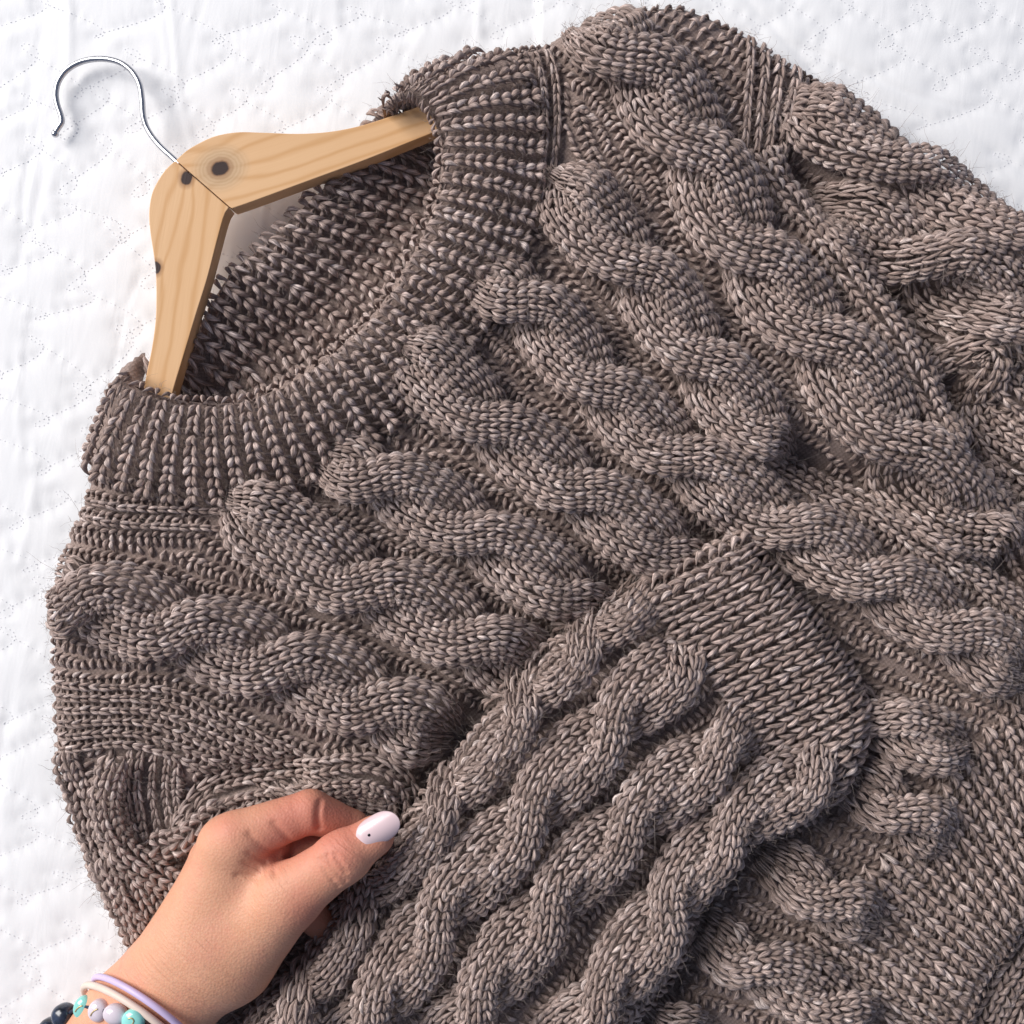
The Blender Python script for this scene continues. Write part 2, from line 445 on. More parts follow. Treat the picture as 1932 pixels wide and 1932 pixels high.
def fan(layer, a, b, n, zfun, parent, name='rib', width=0.62, row=19.0, znomA=85, znomB=85, mid=None, purl=True, keep=None, v0=0.0, v1=1.0, gz=-9.0, curl=0.0):
    """n ribs running from curve a to curve b (optionally bent through curve mid); zfun(v, x, y)"""
    A, Bq, Mq = matched(L(a, znomA), L(b, znomB), n+1, None if mid is None else L(mid, znomB))
    def at(i, nv=60):
        f = i; i0 = int(min(max(math.floor(f), 0), n-1)); u = f-i0
        pa = A[i0]*(1-u)+A[i0+1]*u; pb = Bq[i0]*(1-u)+Bq[i0+1]*u
        if Mq is None: pts = np.array([pa, pb])
        else: pts = np.array([pa, Mq[i0]*(1-u)+Mq[i0+1]*u, pb])
        return spline(pts, 3)
    for i in range(n):
        kn = Knit()
        for off, kind in ((0.5, 'k'), (1.0, 'p')):
            p = at(i+off); q = at(min(i+off+0.25, n)); r = at(max(i+off-0.25, 0))
            m = max(4, int(np.linalg.norm(np.diff(p, axis=0), axis=1).sum()/row))
            v = np.linspace(v0, v1, m)
            if curl:                       # the band rolls under at its start
                m += 3; v = np.linspace(-curl, v1, m); hv = np.abs(v)
                pick = lambda g: np.stack([np.interp(hv*(len(g)-1), np.arange(len(g)), g[:, kk_]) for kk_ in (0, 1)], 1)
                p, q, r = pick(resample_n(p, 60)), pick(resample_n(q, 60)), pick(resample_n(r, 60))
            else: p = resample_n(p, m); q = resample_n(q, m); r = resample_n(r, m)
            P3 = np.column_stack([p, zfun(v, p[:, 0], p[:, 1])]); Q3 = np.column_stack([q, zfun(v, q[:, 0], q[:, 1])]); R3 = np.column_stack([r, zfun(v, r[:, 0], r[:, 1])])
            X = (Q3-R3)*2.0; Y = np.gradient(P3, axis=0)
            Z = np.cross(X, Y); Z /= np.linalg.norm(Z, axis=1)[:, None]+1e-9
            Z = np.where((Z[:, 2:] < 0) & (np.abs(v)[:, None]*0+v[:, None] >= 0), -Z, Z)
            if curl:
                ref = Z[v >= 0.05][0]
                for kk_ in range(m):                # outside of the roll
                    if v[kk_] < 0.03:
                        o_ = P3[min(kk_+2, m-1)]-P3[m-1]; o_[2] = 0; o_ /= np.linalg.norm(o_)+1e-9
                        if np.dot(Z[kk_], o_+np.array([0, 0, 0.6 if v[kk_] >= 0 else -0.3])) < 0: Z[kk_] *= -1
            lp = np.linalg.norm(X, axis=1)[:, None]
            X = X*np.minimum(1.0, 40.0/(lp+1e-9)); lp = np.minimum(lp, 40.0)
            kk = np.ones(m, bool) if keep is None else keep(P3)
            if kk.sum() < 2: continue
            if kind == 'k':
                Xw = X*width; Zw = Z*np.clip(lp*width, 0, 30)
                P3 = P3+Z*6.0
                kn.add(P3[kk], Xw[kk], Y[kk], Zw[kk]); kn.add(P3[kk], -Xw[kk], Y[kk], Zw[kk])
            elif purl:
                P3 = P3+Z*gz
                Xw = Y*0.85; Yw = X*0.42; Zw = Z*np.clip(lp*0.5, 0, 18)
                kn.add(P3[kk], Xw[kk], Yw[kk]+0.2*Xw[kk], Zw[kk])
            if kind == 'k': guide(layer, p, lp.mean()*0.62, False)
        kn.build(name, parent, 'stuff')
def purl_fill(layer, parent, keep, name='purl_ground', maxk=15):
    G = GUIDES[layer]; zf0 = ZB if layer == 'body' else ZS
    allp = np.vstack([g[0] for g in G]); allh = np.concatenate([np.full(len(g[0]), g[1]) for g in G]); ids = np.concatenate([np.full(len(g[0]), i) for i, g in enumerate(G)]); own = np.concatenate([np.full(len(g[0]), 0.0 if g[2] else 1e6) for g in G])
    kn = Knit()
    for gi, (p, hw, purl) in enumerate(G):
        if not purl: continue
        # extend a little past both ends
        e0 = p[0]+(p[0]-p[2])/np.linalg.norm(p[0]-p[2])*np.arange(160, 0, -10)[:, None]; e1 = p[-1]+(p[-1]-p[-3])/np.linalg.norm(p[-1]-p[-3])*np.arange(10, 170, 10)[:, None]
        pp = resample(np.vstack([e0, p, e1]), 15.0)
        for side in (1,):
            kmax = int((hw+15*maxk)/16.5)
            for k in range(-kmax, kmax+1):
                o = 16.5*k+3.0
                a = frames(pp, o, lambda x, y, i, oo: zf0(x, y)+1.0)
                ok = keep(a)
                if ok.sum() == 0: continue
                idx = np.where(ok)[0]
                d = np.hypot(a[idx, None, 0]-allp[None, :, 0], a[idx, None, 1]-allp[None, :, 1])-allh[None]
                near = ids[(d+own[None]).argmin(1)]; good = (near == gi) & (d.min(1) > -26)
                idx = idx[good]
                if len(idx) == 0: continue
                r = frames(pp, o+4, lambda x, y, i, oo: zf0(x, y)+1.0)
                X = (r-a)/4.0; Y = np.gradient(a, axis=0); Yh = Y/(np.linalg.norm(Y, axis=1)[:, None]+1e-9)
                Z = np.cross(X, Yh); Z /= np.linalg.norm(Z, axis=1)[:, None]+1e-9; Z = np.where(Z[:, 2:] < 0, -Z, Z)
                tl = (0.62 if (k % 2) else -0.62)+rng.normal(0, 0.16, len(a))
                ca, sa = np.cos(tl)[:, None], np.sin(tl)[:, None]
                D = X*ca+Yh*sa; E = Yh*ca-X*sa         # leg runs mostly across the fabric
                kn.add(a[idx]-2.5*E[idx], E[idx]*21.0, D[idx]*15.5, Z[idx]*19.0)
    return kn.build(name, parent, 'stuff')
def underlay(name, parent, dfield, zfield, dmin, drop):
    st = 9.0; ax = np.arange(-60, 2110, st); X, Y = np.meshgrid(ax, ax)
    d = dfield(X, Y); z = np.maximum(zfield(X, Y)-drop, 0.6)
    n = len(ax); idx = np.arange(n*n).reshape(n, n)
    ok = d > dmin
    q = ok[:-1, :-1] & ok[1:, :-1] & ok[:-1, 1:] & ok[1:, 1:]
    f = np.stack([idx[:-1, :-1], idx[1:, :-1], idx[1:, 1:], idx[:-1, 1:]], -1)[q]
    used = np.unique(f); mp = np.full(n*n, -1); mp[used] = np.arange(len(used))
    v = np.stack([X.ravel(), Y.ravel(), z.ravel()], 1)[used]
    me = mesh_from(name, wv(v), mp[f])
    a = me.attributes.new('rnd', 'FLOAT', 'POINT'); a.data.foreach_set('value', np.full(len(v), 0.25, np.float32))
    me.uv_layers.new(name='yarn')
    return new_obj(name, me, M_yarn, parent)

# ------------------------------------------------------------------ bedspread

def build_bed():
    lo, hi, st = -560.0, 2500.0, 6.4
    ax = np.arange(lo, hi, st); X, Y = np.meshgrid(ax, ax)
    r = np.random.default_rng(3)
    lines = []
    yb = -520.0; row = 0
    while yb < 2480:
        t = np.arange(-600, 2540, 7.0)
        nz = np.convolve(r.normal(0, 1, len(t)), np.hanning(31)/6.0, 'same'); nz2 = np.convolve(r.normal(0, 1, len(t)), np.hanning(41)/7.0, 'same')
        lam = 165*np.exp(0.38*nz); ph = np.cumsum(7.0/lam)*2*math.pi+row*2.4+r.uniform(0, 6)
        amp = 42*np.exp(0.35*nz2)
        x = t+34*np.sin(2*ph+0.5); y = yb+amp*np.sin(ph)+10*np.sin(t/220.0+row*2.0)
        lines.append(np.stack([x, y], 1)); yb += 92; row += 1
    pts = np.vstack(lines)
    kd = KDTree(len(pts))
    for i, p in enumerate(pts): kd.insert((p[0], p[1], 0), i)
    kd.balance()
    D = np.array([kd.find((x, y, 0))[2] for x, y in zip(X.ravel(), Y.ravel())]).reshape(X.shape)
    Z = 3.8*(1-np.exp(-(D/15.0)**1.15))
    # long soft creases, slanted like the pulled cover; they fade in patches
    for k in range(150):
        cx, cy = r.uniform(lo, hi, 2); ang = r.normal(math.radians(97), 0.12)
        if cx > 1250 and cy < 900: ang = r.normal(math.radians(20), 0.25)
        ux, uy = math.cos(ang), math.sin(ang); ln = r.uniform(90, 330); w = r.uniform(3.5, 10); h = r.uniform(0.6, 2.4)*r.choice([-1, 1])
        a = (X-cx)*ux+(Y-cy)*uy; b = -(X-cx)*uy+(Y-cy)*ux+9*np.sin(a/70.0+k)
        m = (abs(a) < 3*ln) & (abs(b) < 4*w)
        Z[m] += h*np.exp(-(b[m]/w)**2)*np.exp(-(a[m]/ln)**2)
    Z += 3*np.sin(X/210+Y/400)+2.5*np.sin(X/330-Y/190)
    # folded edge of the cover at the top
    fx = 1012-0.02*Y
    Z += 5.0*sstep((X-fx)/9.0)*np.clip(1-Y/900, 0, 1)
    Z -= Z.max()+0.5 if False else 12.0
    # the sweater presses the cover down
    n = len(ax); idx = np.arange(n*n).reshape(n, n)
    f = np.stack([idx[:-1, :-1], idx[1:, :-1], idx[1:, 1:], idx[:-1, 1:]], -1).reshape(-1, 4)
    me = mesh_from('bedspread', wv(np.stack([X, Y, Z], -1).reshape(-1, 3)), f)
    o = new_obj('bedspread', me, M_cloth); o['kind'] = 'structure'
    # quilting thread: dashes sunk in the grooves
    zi = lambda x, y: Z[np.clip(np.round((y-lo)/st).astype(int), 0, n-1), np.clip(np.round((x-lo)/st).astype(int), 0, n-1)]
    V = []; Fc = []; c = 0
    for ln in lines:
        p = resample(ln, 9.0)
        for i in range(0, len(p)-1, 1):
            a, b = p[i], p[i]+(p[i+1]-p[i])*0.62
            if not (-150 < a[0] < 2080 and -150 < a[1] < 2080): continue
            if dB(a[0], a[1]) > 25: continue
            d = (b-a)/(np.linalg.norm(b-a)+1e-9); nn = np.array([-d[1], d[0]])*1.0
            za = float(zi(a[0], a[1]))+0.5; zc = float(zi(b[0], b[1]))+0.5
            m = (a+b)/2
            V += [(a[0], a[1], za-0.8), (m[0]+nn[0], m[1]+nn[1], (za+zc)/2), (b[0], b[1], zc-0.8), (m[0]-nn[0], m[1]-nn[1], (za+zc)/2), (m[0], m[1], (za+zc)/2+1.1)]
            Fc += [(c, c+1, c+4), (c+1, c+2, c+4), (c+2, c+3, c+4), (c+3, c, c+4)]; c += 5
    me = mesh_from('quilting_stitches', wv(np.array(V)), np.array(Fc))
    q = new_obj('quilting_stitches', me, simple('quilting_thread', (0.76, 0.76, 0.79), 0.6), o); q['kind'] = 'stuff'
build_bed()

# ------------------------------------------------------------------ sweater
sweater = empty('sweater'); sweater.location = (0, 0, 0)
tag(sweater, 'brown chunky cable knit wool sweater spread on the white bedspread', 'sweater')
front = underlay('front_body', sweater, dB, ZB, 3.0, 5.0)
tag(front, kind=None)
# cables of the front, from the left shoulder round to the right armhole
B_ = 'body'
cable(B_, [(20,1105,-0.9),(85,1120,-0.45),(150,1132,0),(250,1150,0.5),(345,1186,1),(437,1214,1.5),(530,1250,2),(620,1284,2.5),(710,1330,3),(800,1375,3.5),(880,1425,4)], 80, front)
cable(B_, [(395,925,-0.95),(440,955,-0.85),(520,1003,-0.6),(610,1060,-0.4),(692,1106,0),(795,1150,0.5),(895,1208,1),(985,1262,1.5),(1060,1310,1.9)], 78, front)
cable(B_, [(575,850,-0.7),(625,868,-0.4),(715,903,0),(808,950,0.5),(898,1005,1),(995,1065,1.5),(1090,1132,2),(1180,1195,2.5)], 71, front)
cable(B_, [(725,618,-1.1),(765,655,-0.9),(845,725,-0.5),(925,802,0),(1010,862,0.5),(1095,926,1),(1185,985,1.5),(1285,1052,2),(1370,1105,2.5)], 71, front)
cable(B_, [(860,495,-0.75),(905,520,-0.45),(1000,574,0),(1062,645,0.5),(1128,728,1),(1205,795,1.5),(1290,862,2),(1385,928,2.5),(1480,995,3),(1560,1038,3.5),(1645,1090,4),(1720,1135,4.5),(1800,1188,5),(1880,1240,5.5),(1970,1300,6)], 70, front)
cable(B_, [(1035,285,-1.15),(1055,330,-0.95),(1115,420,-0.5),(1205,508,0),(1262,590,0.5),(1325,680,1),(1385,755,1.5),(1455,830,2),(1530,885,2.45)], 73, front)
cable(B_, [(1070,5,-0.85),(1110,40,-0.55),(1205,125,0),(1262,205,0.5),(1318,288,1),(1362,385,1.5),(1415,480,2),(1480,560,2.5),(1550,642,3),(1618,740,3.5),(1690,838,4),(1770,925,4.5),(1860,1010,5),(1950,1090,5.5)], 82, front)
# lower right, between the folded sleeve and the hem
cable(B_, [(1560,1310,-0.55),(1640,1350,-0.1),(1720,1385,0.4),(1800,1410,0.8),(1870,1430,1.1)], 62, front, nw=5)
cable(B_, [(1570,1440,-0.7),(1640,1490,-0.35),(1700,1530,0.0),(1765,1570,0.4),(1830,1620,0.9)], 62, front, nw=5)
cable(B_, [(1420,1610,-0.6),(1490,1650,-0.3),(1556,1690,0),(1620,1725,0.4),(1690,1770,0.9)], 62, front, nw=5)
cable(B_, [(1290,1745,-0.6),(1345,1780,-0.3),(1405,1815,0),(1490,1850,0.5),(1590,1895,1.0),(1680,1950,1.5)], 64, front, nw=5)
cable(B_, [(1200,1900,-0.6),(1270,1930,0.0),(1360,1965,0.6)], 60, front, nw=5)
# top right sleeve
cable(B_, [(1480,165,-1.0),(1525,200,-0.8),(1605,250,-0.45),(1712,315,0),(1825,385,0.5),(1930,452,1),(2010,505,1.4)], 64, front, nw=5, tw=0.7)
cable(B_, [(1525,350,-1.0),(1560,375,-0.85),(1645,425,-0.5),(1752,487,0),(1850,545,0.5),(1945,612,1.0),(2040,680,1.5)], 72, front, nw=6, tw=0.6)
def plain(path, hw, nw, parent, layer='body', z0=14, arch=18, znom=105, name='wale_band', row=18.5, flip=False):
    kn = Knit(); p = spline(L(path, znom), 3.0)
    p = np.column_stack([p[:, :2], np.full(len(p), float(z0))])
    strand(kn, p, hw, nw, ZB if layer == 'body' else ZS, arch, row, body_keep if layer == 'body' else sleeve_keep, flip, rope=70.0 if nw > 1 else 50.0)
    guide(layer, p, hw)
    return kn.build(name, parent, 'stuff')
plain([(1448,290),(1467,322),(1515,380),(1566,455),(1616,530),(1667,598),(1712,660),(1745,728),(1790,808),(1850,905),(1932,1020),(1990,1100)], 30, 3, front, z0=10)
plain([(1790,790),(1840,848),(1890,892),(1960,945)], 24, 2, front, z0=6)
plain([(1440,838),(1474,868),(1527,897),(1580,926),(1633,950),(1686,984),(1740,1018),(1850,1085),(1960,1155)], 27, 3, front, z0=12)
plain([(1715,575),(1765,592),(1805,625),(1832,660)], 34, 3, front, z0=2)
plain([(1786,682),(1818,662),(1856,656),(1877,680),(1870,726),(1872,776),(1895,818),(1935,860),(1985,900)], 27, 3, front, z0=22)
plain([(1880,705),(1915,745),(1975,800)], 40, 4, front, z0=0)
# short ribs under the shoulder seam, top right
fan('body', [(1398,75),(1440,100),(1480,128),(1512,150)], [(1402,240),(1434,268),(1462,284),(1488,300)], 4, lambda v, x, y: ZB(x, y)+8, front, znomA=60, znomB=110)
# seam wales beside the collar
for pth in ([(150,945),(230,958),(330,962),(430,966),(520,975)], [(140,975),(230,990),(330,994),(420,998),(500,1010)],
            [(1035,85),(1050,150),(1052,230),(1045,310),(1040,400)], [(1010,95),(1026,160),(1030,240),(1024,320),(1016,400)],
            [(1110,62),(1140,120),(1160,175),(1185,230)]):
    plain(pth, 12, 1, front, z0=8, arch=4)
# converging ribs over the left armhole
l1 = [(96,1296),(178,1297),(292,1299),(353,1314),(406,1341),(482,1383),(558,1421),(615,1451),(720,1490),(800,1510)]
l6 = [(104,1422),(180,1410),(240,1408),(292,1420),(340,1436),(392,1458),(440,1474),(500,1490),(590,1508),(700,1530)]
for i in range(6):
    u = i/5.0
    plain([tuple(np.array(a)*(1-u)+np.array(b)*u) for a, b in zip(l1, l6)], 12, 1, front, z0=8, arch=4)
# the gathered part left of the hand
plain([(110,1436),(138,1525),(172,1605),(210,1685),(252,1775),(300,1880)], 30, 3, front, z0=6)
plain([(215,1440),(200,1495),(204,1550),(232,1602),(285,1645),(345,1680)], 28, 3, front, z0=20)
plain([(285,1435),(276,1500),(290,1580)], 52, 5, front, z0=2, arch=8)
plain([(175,1560),(225,1650),(270,1735),(330,1830)], 42, 4, front, z0=2)
plain([(290,1600),(330,1590),(372,1560),(410,1530)], 24, 2, front, z0=16)
plain([(358,1562),(392,1518),(465,1490),(560,1477),(650,1462),(714,1466),(748,1502),(752,1565)], 40, 4, front, z0=6, arch=16)

plain([(1850,2010),(1895,1920),(1940,1850),(2000,1770),(2060,1700)], 34, 3, front, z0=2)
plain([(1930,2020),(1975,1930),(2040,1840)], 40, 4, front, z0=0)
# ------------------------------------------------------------------ collar
collar = empty('collar', sweater)
cin = [(236,700),(252,724),(285,738),(340,754),(420,760),(490,745),(560,709),(640,653),(702,594),(757,510),(797,440),(822,368),(832,300),(822,240),(804,208),(780,194),(755,196),(735,212)]
cout = [(162,845),(168,893),(215,910),(300,937),(430,947),(535,928),(650,868),(768,778),(855,692),(920,602),(972,515),(1005,405),(1018,315),(1018,215),(990,130),(915,98),(800,130),(702,206)]
def zcol(v, x, y):
    up = roll(np.maximum(v, 0)+0.012, 0.2)
    e = np.clip(dB(x, y)/40.0, 0.0, 1)
    z = 108+34*up-34*sstep((v-0.4)/0.7)-44*np.clip(-v/0.09, 0, 1)**0.8
    return np.where(v < 0.45, z, np.minimum(z, ZB(x, y)+36+40*(1-v)))
fan('body', cin, cout, 37, zcol, collar, znomA=110, znomB=105, row=19.5, width=0.72, gz=-13, curl=0.09)
def band_surface(name, a, b, zf, parent, zA, zB, drop=24, n=90, m=16, mid=None):
    A, Bq, _ = matched(L(a, zA), L(b, zB), n)
    v = np.linspace(0, 1, m)
    P = A[:, None]*(1-v)[None, :, None]+Bq[:, None]*v[None, :, None]
    Z = zf(np.broadcast_to(v[None], P.shape[:2]), P[..., 0], P[..., 1])-drop
    idx = np.arange(n*m).reshape(n, m)
    f = np.stack([idx[:-1, :-1], idx[1:, :-1], idx[1:, 1:], idx[:-1, 1:]], -1).reshape(-1, 4)
    me = mesh_from(name, wv(np.dstack([P, Z]).reshape(-1, 3)), f)
    at = me.attributes.new('rnd', 'FLOAT', 'POINT'); at.data.foreach_set('value', np.full(n*m, 0.25, np.float32)); me.uv_layers.new(name='yarn')
    return new_obj(name, me, M_yarn, parent)
band_surface('band_backing', cin, cout, zcol, collar, 110, 105)
neck = empty('back_neckband', sweater)
nin = [(716,214),(690,250),(668,306),(618,352),(535,430),(485,478),(432,525),(378,620),(345,690),(300,690),(276,690)]
nmid = [(812,232),(832,290),(818,340),(780,400),(705,490),(640,560),(565,625),(480,690),(412,735),(345,755),(300,745)]
nout = [(862,245),(870,330),(855,395),(830,460),(770,545),(700,625),(620,690),(520,745),(440,780),(360,800),(305,795)]
def zneck(v, x, y): return 18+36*roll(np.asarray(v)+0.02, 0.12)-48*sstep((np.asarray(v)-0.06)/0.62)-5*np.exp(-((np.asarray(v)-0.62)/0.06)**2)+4
fan('body', nin, nout, 21, zneck, neck, znomA=20, znomB=20, mid=nmid, row=19.5, width=0.70, gz=-8)
def zneck2(v, x, y): return np.maximum(zneck(v, x, y)-15, 1.5)
band_surface('neckband_backing', nin, nout, zneck2, neck, 20, 20, drop=0)

# ------------------------------------------------------------------ hem
hem = empty('hem', sweater)
hs = [(1960,1290),(1925,1335),(1870,1395),(1795,1490),(1722,1590),(1640,1668),(1548,1740),(1545,1850),(1520,1980)]
he = [(2080,1520),(2045,1590),(2010,1640),(1960,1710),(1905,1790),(1866,1838),(1826,1925),(1800,1985),(1780,2060)]
fan('body', hs, he, 25, lambda v, x, y: 94+6*np.sin(x/60+y/80)-14*sstep((np.asarray(v)-0.9)/0.1), hem, znomA=105, znomB=105, row=19.0, width=0.76, keep=lambda a: dS(a[:, 0], a[:, 1]) < 40)

# ------------------------------------------------------------------ sleeve folded across the front
sleeve = underlay('sleeve', sweater, dS, ZS, 3.0, 5.0)
SV = 'sleeve'
kw = dict(znom=190, nw=5, B=24, z0=32, arch=28, row=18.5, tw=0.85, fl=110.0)
cable(SV, [(1250,1080,-0.75),(1180,1140,-0.45),(1105,1208,0),(1040,1265,0.5),(985,1330,1),(910,1425,1.5),(835,1520,2),(750,1620,2.5),(668,1722,3),(610,1810,3.5),(555,1900,4),(490,2000,4.5)], 60, sleeve, **kw)
cable(SV, [(1330,1205,-0.3),(1300,1240,0.0),(1225,1300,0.5),(1152,1368,1),(1070,1455,1.5),(995,1545,2),(905,1640,2.5),(822,1738,3),(765,1830,3.5),(700,1925,4),(640,2010,4.4)], 64, sleeve, **kw)
cable(SV, [(1450,1345,-0.45),(1352,1424,0),(1262,1490,0.5),(1182,1560,1),(1105,1635,1.5),(1036,1716,2),(965,1805,2.5),(900,1900,3),(830,2000,3.5)], 64, sleeve, **kw)
cable(SV, [(1590,1400,-0.3),(1545,1448,0),(1455,1510,0.5),(1372,1572,1),(1312,1640,1.5),(1258,1720,2),(1200,1800,2.5),(1130,1890,3),(1050,1990,3.5)], 62, sleeve, **kw)
cuff = empty('cuff', sweater)
ka = [(1399,1003),(1443,1050),(1500,1117),(1550,1177),(1592,1232),(1624,1284),(1640,1335),(1638,1400),(1618,1458),(1580,1515)]
kb = [(1222,1092),(1250,1152),(1308,1222),(1356,1284),(1402,1338),(1452,1388),(1492,1432),(1528,1472),(1545,1502),(1542,1532)]
fan(SV, ka, kb, 21, lambda v, x, y: np.maximum(ZS(x, y), 70)+20, cuff, znomA=150, znomB=185, row=19.0, width=0.80)

purl_fill('body', front, lambda a: (dB(a[:, 0], a[:, 1]) > 2) & (dS(a[:, 0], a[:, 1]) < 45) & (a[:, 0] < 2040) & (a[:, 1] < 2040))
purl_fill('sleeve', sleeve, lambda a: (dS(a[:, 0], a[:, 1]) > 2) & (a[:, 1] < 2040))

# ------------------------------------------------------------------ wool fuzz
def build_fuzz():
    P = np.vstack([s[0] for s in HAIR_SEEDS]); N = np.vstack([s[1] for s in HAIR_SEEDS])
    r = np.random.default_rng(11)
    k = 50000
    i = r.integers(0, len(P), k); p = P[i]+r.normal(0, 4, (k, 3)); nrm = N[i]
    tdir = r.normal(0, 1, (k, 3)); tdir[:, 2] *= 0.4
    d = nrm*r.uniform(0.05, 0.8, (k, 1))+tdir*0.8; d /= np.linalg.norm(d, axis=1)[:, None]
    ln = r.gamma(1.6, 4.2, (k, 1))+3
    b = r.normal(0, 1, (k, 3)); b[:, 2] *= 0.5
    npt = 6
    pts = np.stack([p+d*ln*t+b*ln*0.6*t*t+r.normal(0, 0.9, (k, 3))*t for t in np.linspace(0, 1, npt)], 1)
    hc = bpy.data.hair_curves.new('fuzz')
    hc.add_curves([npt]*k)
    hc.points.foreach_set('position', wv(pts).astype(np.float32).ravel())
    rad = np.tile(np.linspace(0.30, 0.12, npt), k)*r.uniform(0.6, 1.3, k).repeat(npt)*S
    hc.points.foreach_set('radius', rad.astype(np.float32))
    hc.materials.append(M_fuzz)
    o = bpy.data.objects.new('fuzz', hc); col.objects.link(o); o.parent = sweater; o['kind'] = 'stuff'
build_fuzz()

# ------------------------------------------------------------------ wooden hanger
def H(pts): return np.array([(63.9+0.4134*x, 63.9+0.4134*y) for x, y in pts])
hanger = empty('clothes_hanger')
tag(hanger, 'pale pine wood hanger with steel hook, its arms inside the collar', 'hanger')
HZ0, HZ1 = 56.0, 98.0
up_top = [(647,576),(700,530),(760,495),(830,465),(930,448),(1050,450),(1200,455),(1330,448),(1450,428),(1560,398),(1700,350),(1830,305),(1960,265)]
up_bot = [(1990,390),(1812,455),(1700,500),(1500,580),(1250,672),(1000,764),(905,797),(893,790)]
lo_out = [(645,578),(600,620),(560,680),(535,740),(525,820),(530,900),(545,1000),(555,1080),(558,1180),(555,1300),(540,1420),(520,1520),(505,1600),(490,1720)]
lo_in = [(615,1740),(632,1640),(680,1480),(740,1280),(790,1120),(832,960),(868,830),(891,792)]
def wood_material(name, ang, knots):
    """ang: grain direction (radians, world); knots: (x, y, r, ring) in metres, world"""
    m, t, b = nt(name); lk = t.links.new
    co = node(t, 'ShaderNodeTexCoord')
    warp = None
    # knot field: push the grain round each knot
    vec = co.outputs['Object']
    sep0 = node(t, 'ShaderNodeSeparateXYZ'); lk(vec, sep0.inputs[0])
    knot_sum = None; dist_c = []
    mp = node(t, 'ShaderNodeMapping'); lk(vec, mp.inputs[0]); mp.inputs['Rotation'].default_value = (0, 0, -ang)
    sep = node(t, 'ShaderNodeSeparateXYZ'); lk(mp.outputs[0], sep.inputs[0])
    across = sep.outputs[1]
    for (kx, ky, kr, ring) in knots:
        px = math.cos(-ang)*kx-math.sin(-ang)*ky; py = math.sin(-ang)*kx+math.cos(-ang)*ky
        dx = math_n(t, 'MULTIPLY', math_n(t, 'SUBTRACT', sep.outputs[0], px), 0.8); dy = math_n(t, 'SUBTRACT', sep.outputs[1], py)
        d = math_n(t, 'SQRT', math_n(t, 'ADD', math_n(t, 'MULTIPLY', dx, dx), math_n(t, 'MULTIPLY', dy, dy)))
        g = math_n(t, 'EXPONENT', math_n(t, 'MULTIPLY', math_n(t, 'POWER', math_n(t, 'DIVIDE', d, kr*2.4), 2.0), -1.0))
        across = math_n(t, 'ADD', across, math_n(t, 'MULTIPLY', math_n(t, 'MULTIPLY', g, dy), 0.9))
        dist_c.append((d, kr, ring))
    ns = node(t, 'ShaderNodeMapping'); lk(mp.outputs[0], ns.inputs[0]); ns.inputs['Scale'].default_value = (14, 60, 60)
    nz = node(t, 'ShaderNodeTexNoise', Scale=1.0, Detail=3.0); lk(ns.outputs[0], nz.inputs['Vector'])
    ph = math_n(t, 'ADD', math_n(t, 'MULTIPLY', across, 900.0), math_n(t, 'MULTIPLY', nz.outputs[0], 9.0))
    g1 = math_n(t, 'ADD', math_n(t, 'MULTIPLY', math_n(t, 'SINE', ph), 0.5), 0.5)
    g1 = math_n(t, 'POWER', g1, 4.0)
    fs = node(t, 'ShaderNodeMapping'); lk(mp.outputs[0], fs.inputs[0]); fs.inputs['Scale'].default_value = (60, 1400, 1400)
    fn = node(t, 'ShaderNodeTexNoise', Scale=1.0, Detail=2.0); lk(fs.outputs[0], fn.inputs['Vector'])
    c = mixc(t, nz.outputs[0], (0.70, 0.415, 0.205), (0.78, 0.50, 0.275))
    c = mixc(t, math_n(t, 'MULTIPLY', g1, 0.62), c, (0.58, 0.30, 0.11))
    c = mixc(t, math_n(t, 'MULTIPLY', fn.outputs[0], 0.16), c, (0.50, 0.28, 0.12))
    kn = node(t, 'ShaderNodeTexNoise', Scale=420.0, Detail=3.0); lk(vec, kn.inputs['Vector'])
    for d, kr, ring in dist_c:
        dd = math_n(t, 'ADD', d, math_n(t, 'MULTIPLY', math_n(t, 'SUBTRACT', kn.outputs[0], 0.5), kr*0.28))
        if ring:
            rr = ramp(t, math_n(t, 'DIVIDE', dd, kr*3.4), [(0.55, (1, 1, 1)), (0.95, (0, 0, 0))])
            rings = math_n(t, 'ADD', math_n(t, 'MULTIPLY', math_n(t, 'SINE', math_n(t, 'MULTIPLY', dd, 4200.0)), 0.22), 0.45)
            c = mixc(t, math_n(t, 'MULTIPLY', rr.outputs[0], 0.75), c, mixc(t, rings, (0.62, 0.44, 0.27), (0.40, 0.25, 0.13)))
        r1 = ramp(t, math_n(t, 'DIVIDE', dd, kr*1.6), [(0.45, (1, 1, 1)), (1.0, (0, 0, 0))])
        c = mixc(t, math_n(t, 'MULTIPLY', r1.outputs[0], 0.8), c, (0.22, 0.085, 0.03))
        r2 = ramp(t, math_n(t, 'DIVIDE', dd, kr*0.95), [(0.8, (1, 1, 1)), (1.0, (0, 0, 0))])
        c = mixc(t, r2.outputs[0], c, (0.030, 0.012, 0.010))
    lk(c, b.inputs['Base Color']); b.inputs['Roughness'].default_value = 0.42; b.inputs['Specular IOR Level'].default_value = 0.35
    bp = node(t, 'ShaderNodeBump', Strength=0.12, Distance=0.0003); lk(fn.outputs[0], bp.inputs['Height']); lk(bp.outputs[0], b.inputs['Normal'])
    return m
def wpt(x, y, z=HZ1):
    q = wv(np.array([*L([(x, y)], z)[0], z])); return q[0], q[1]
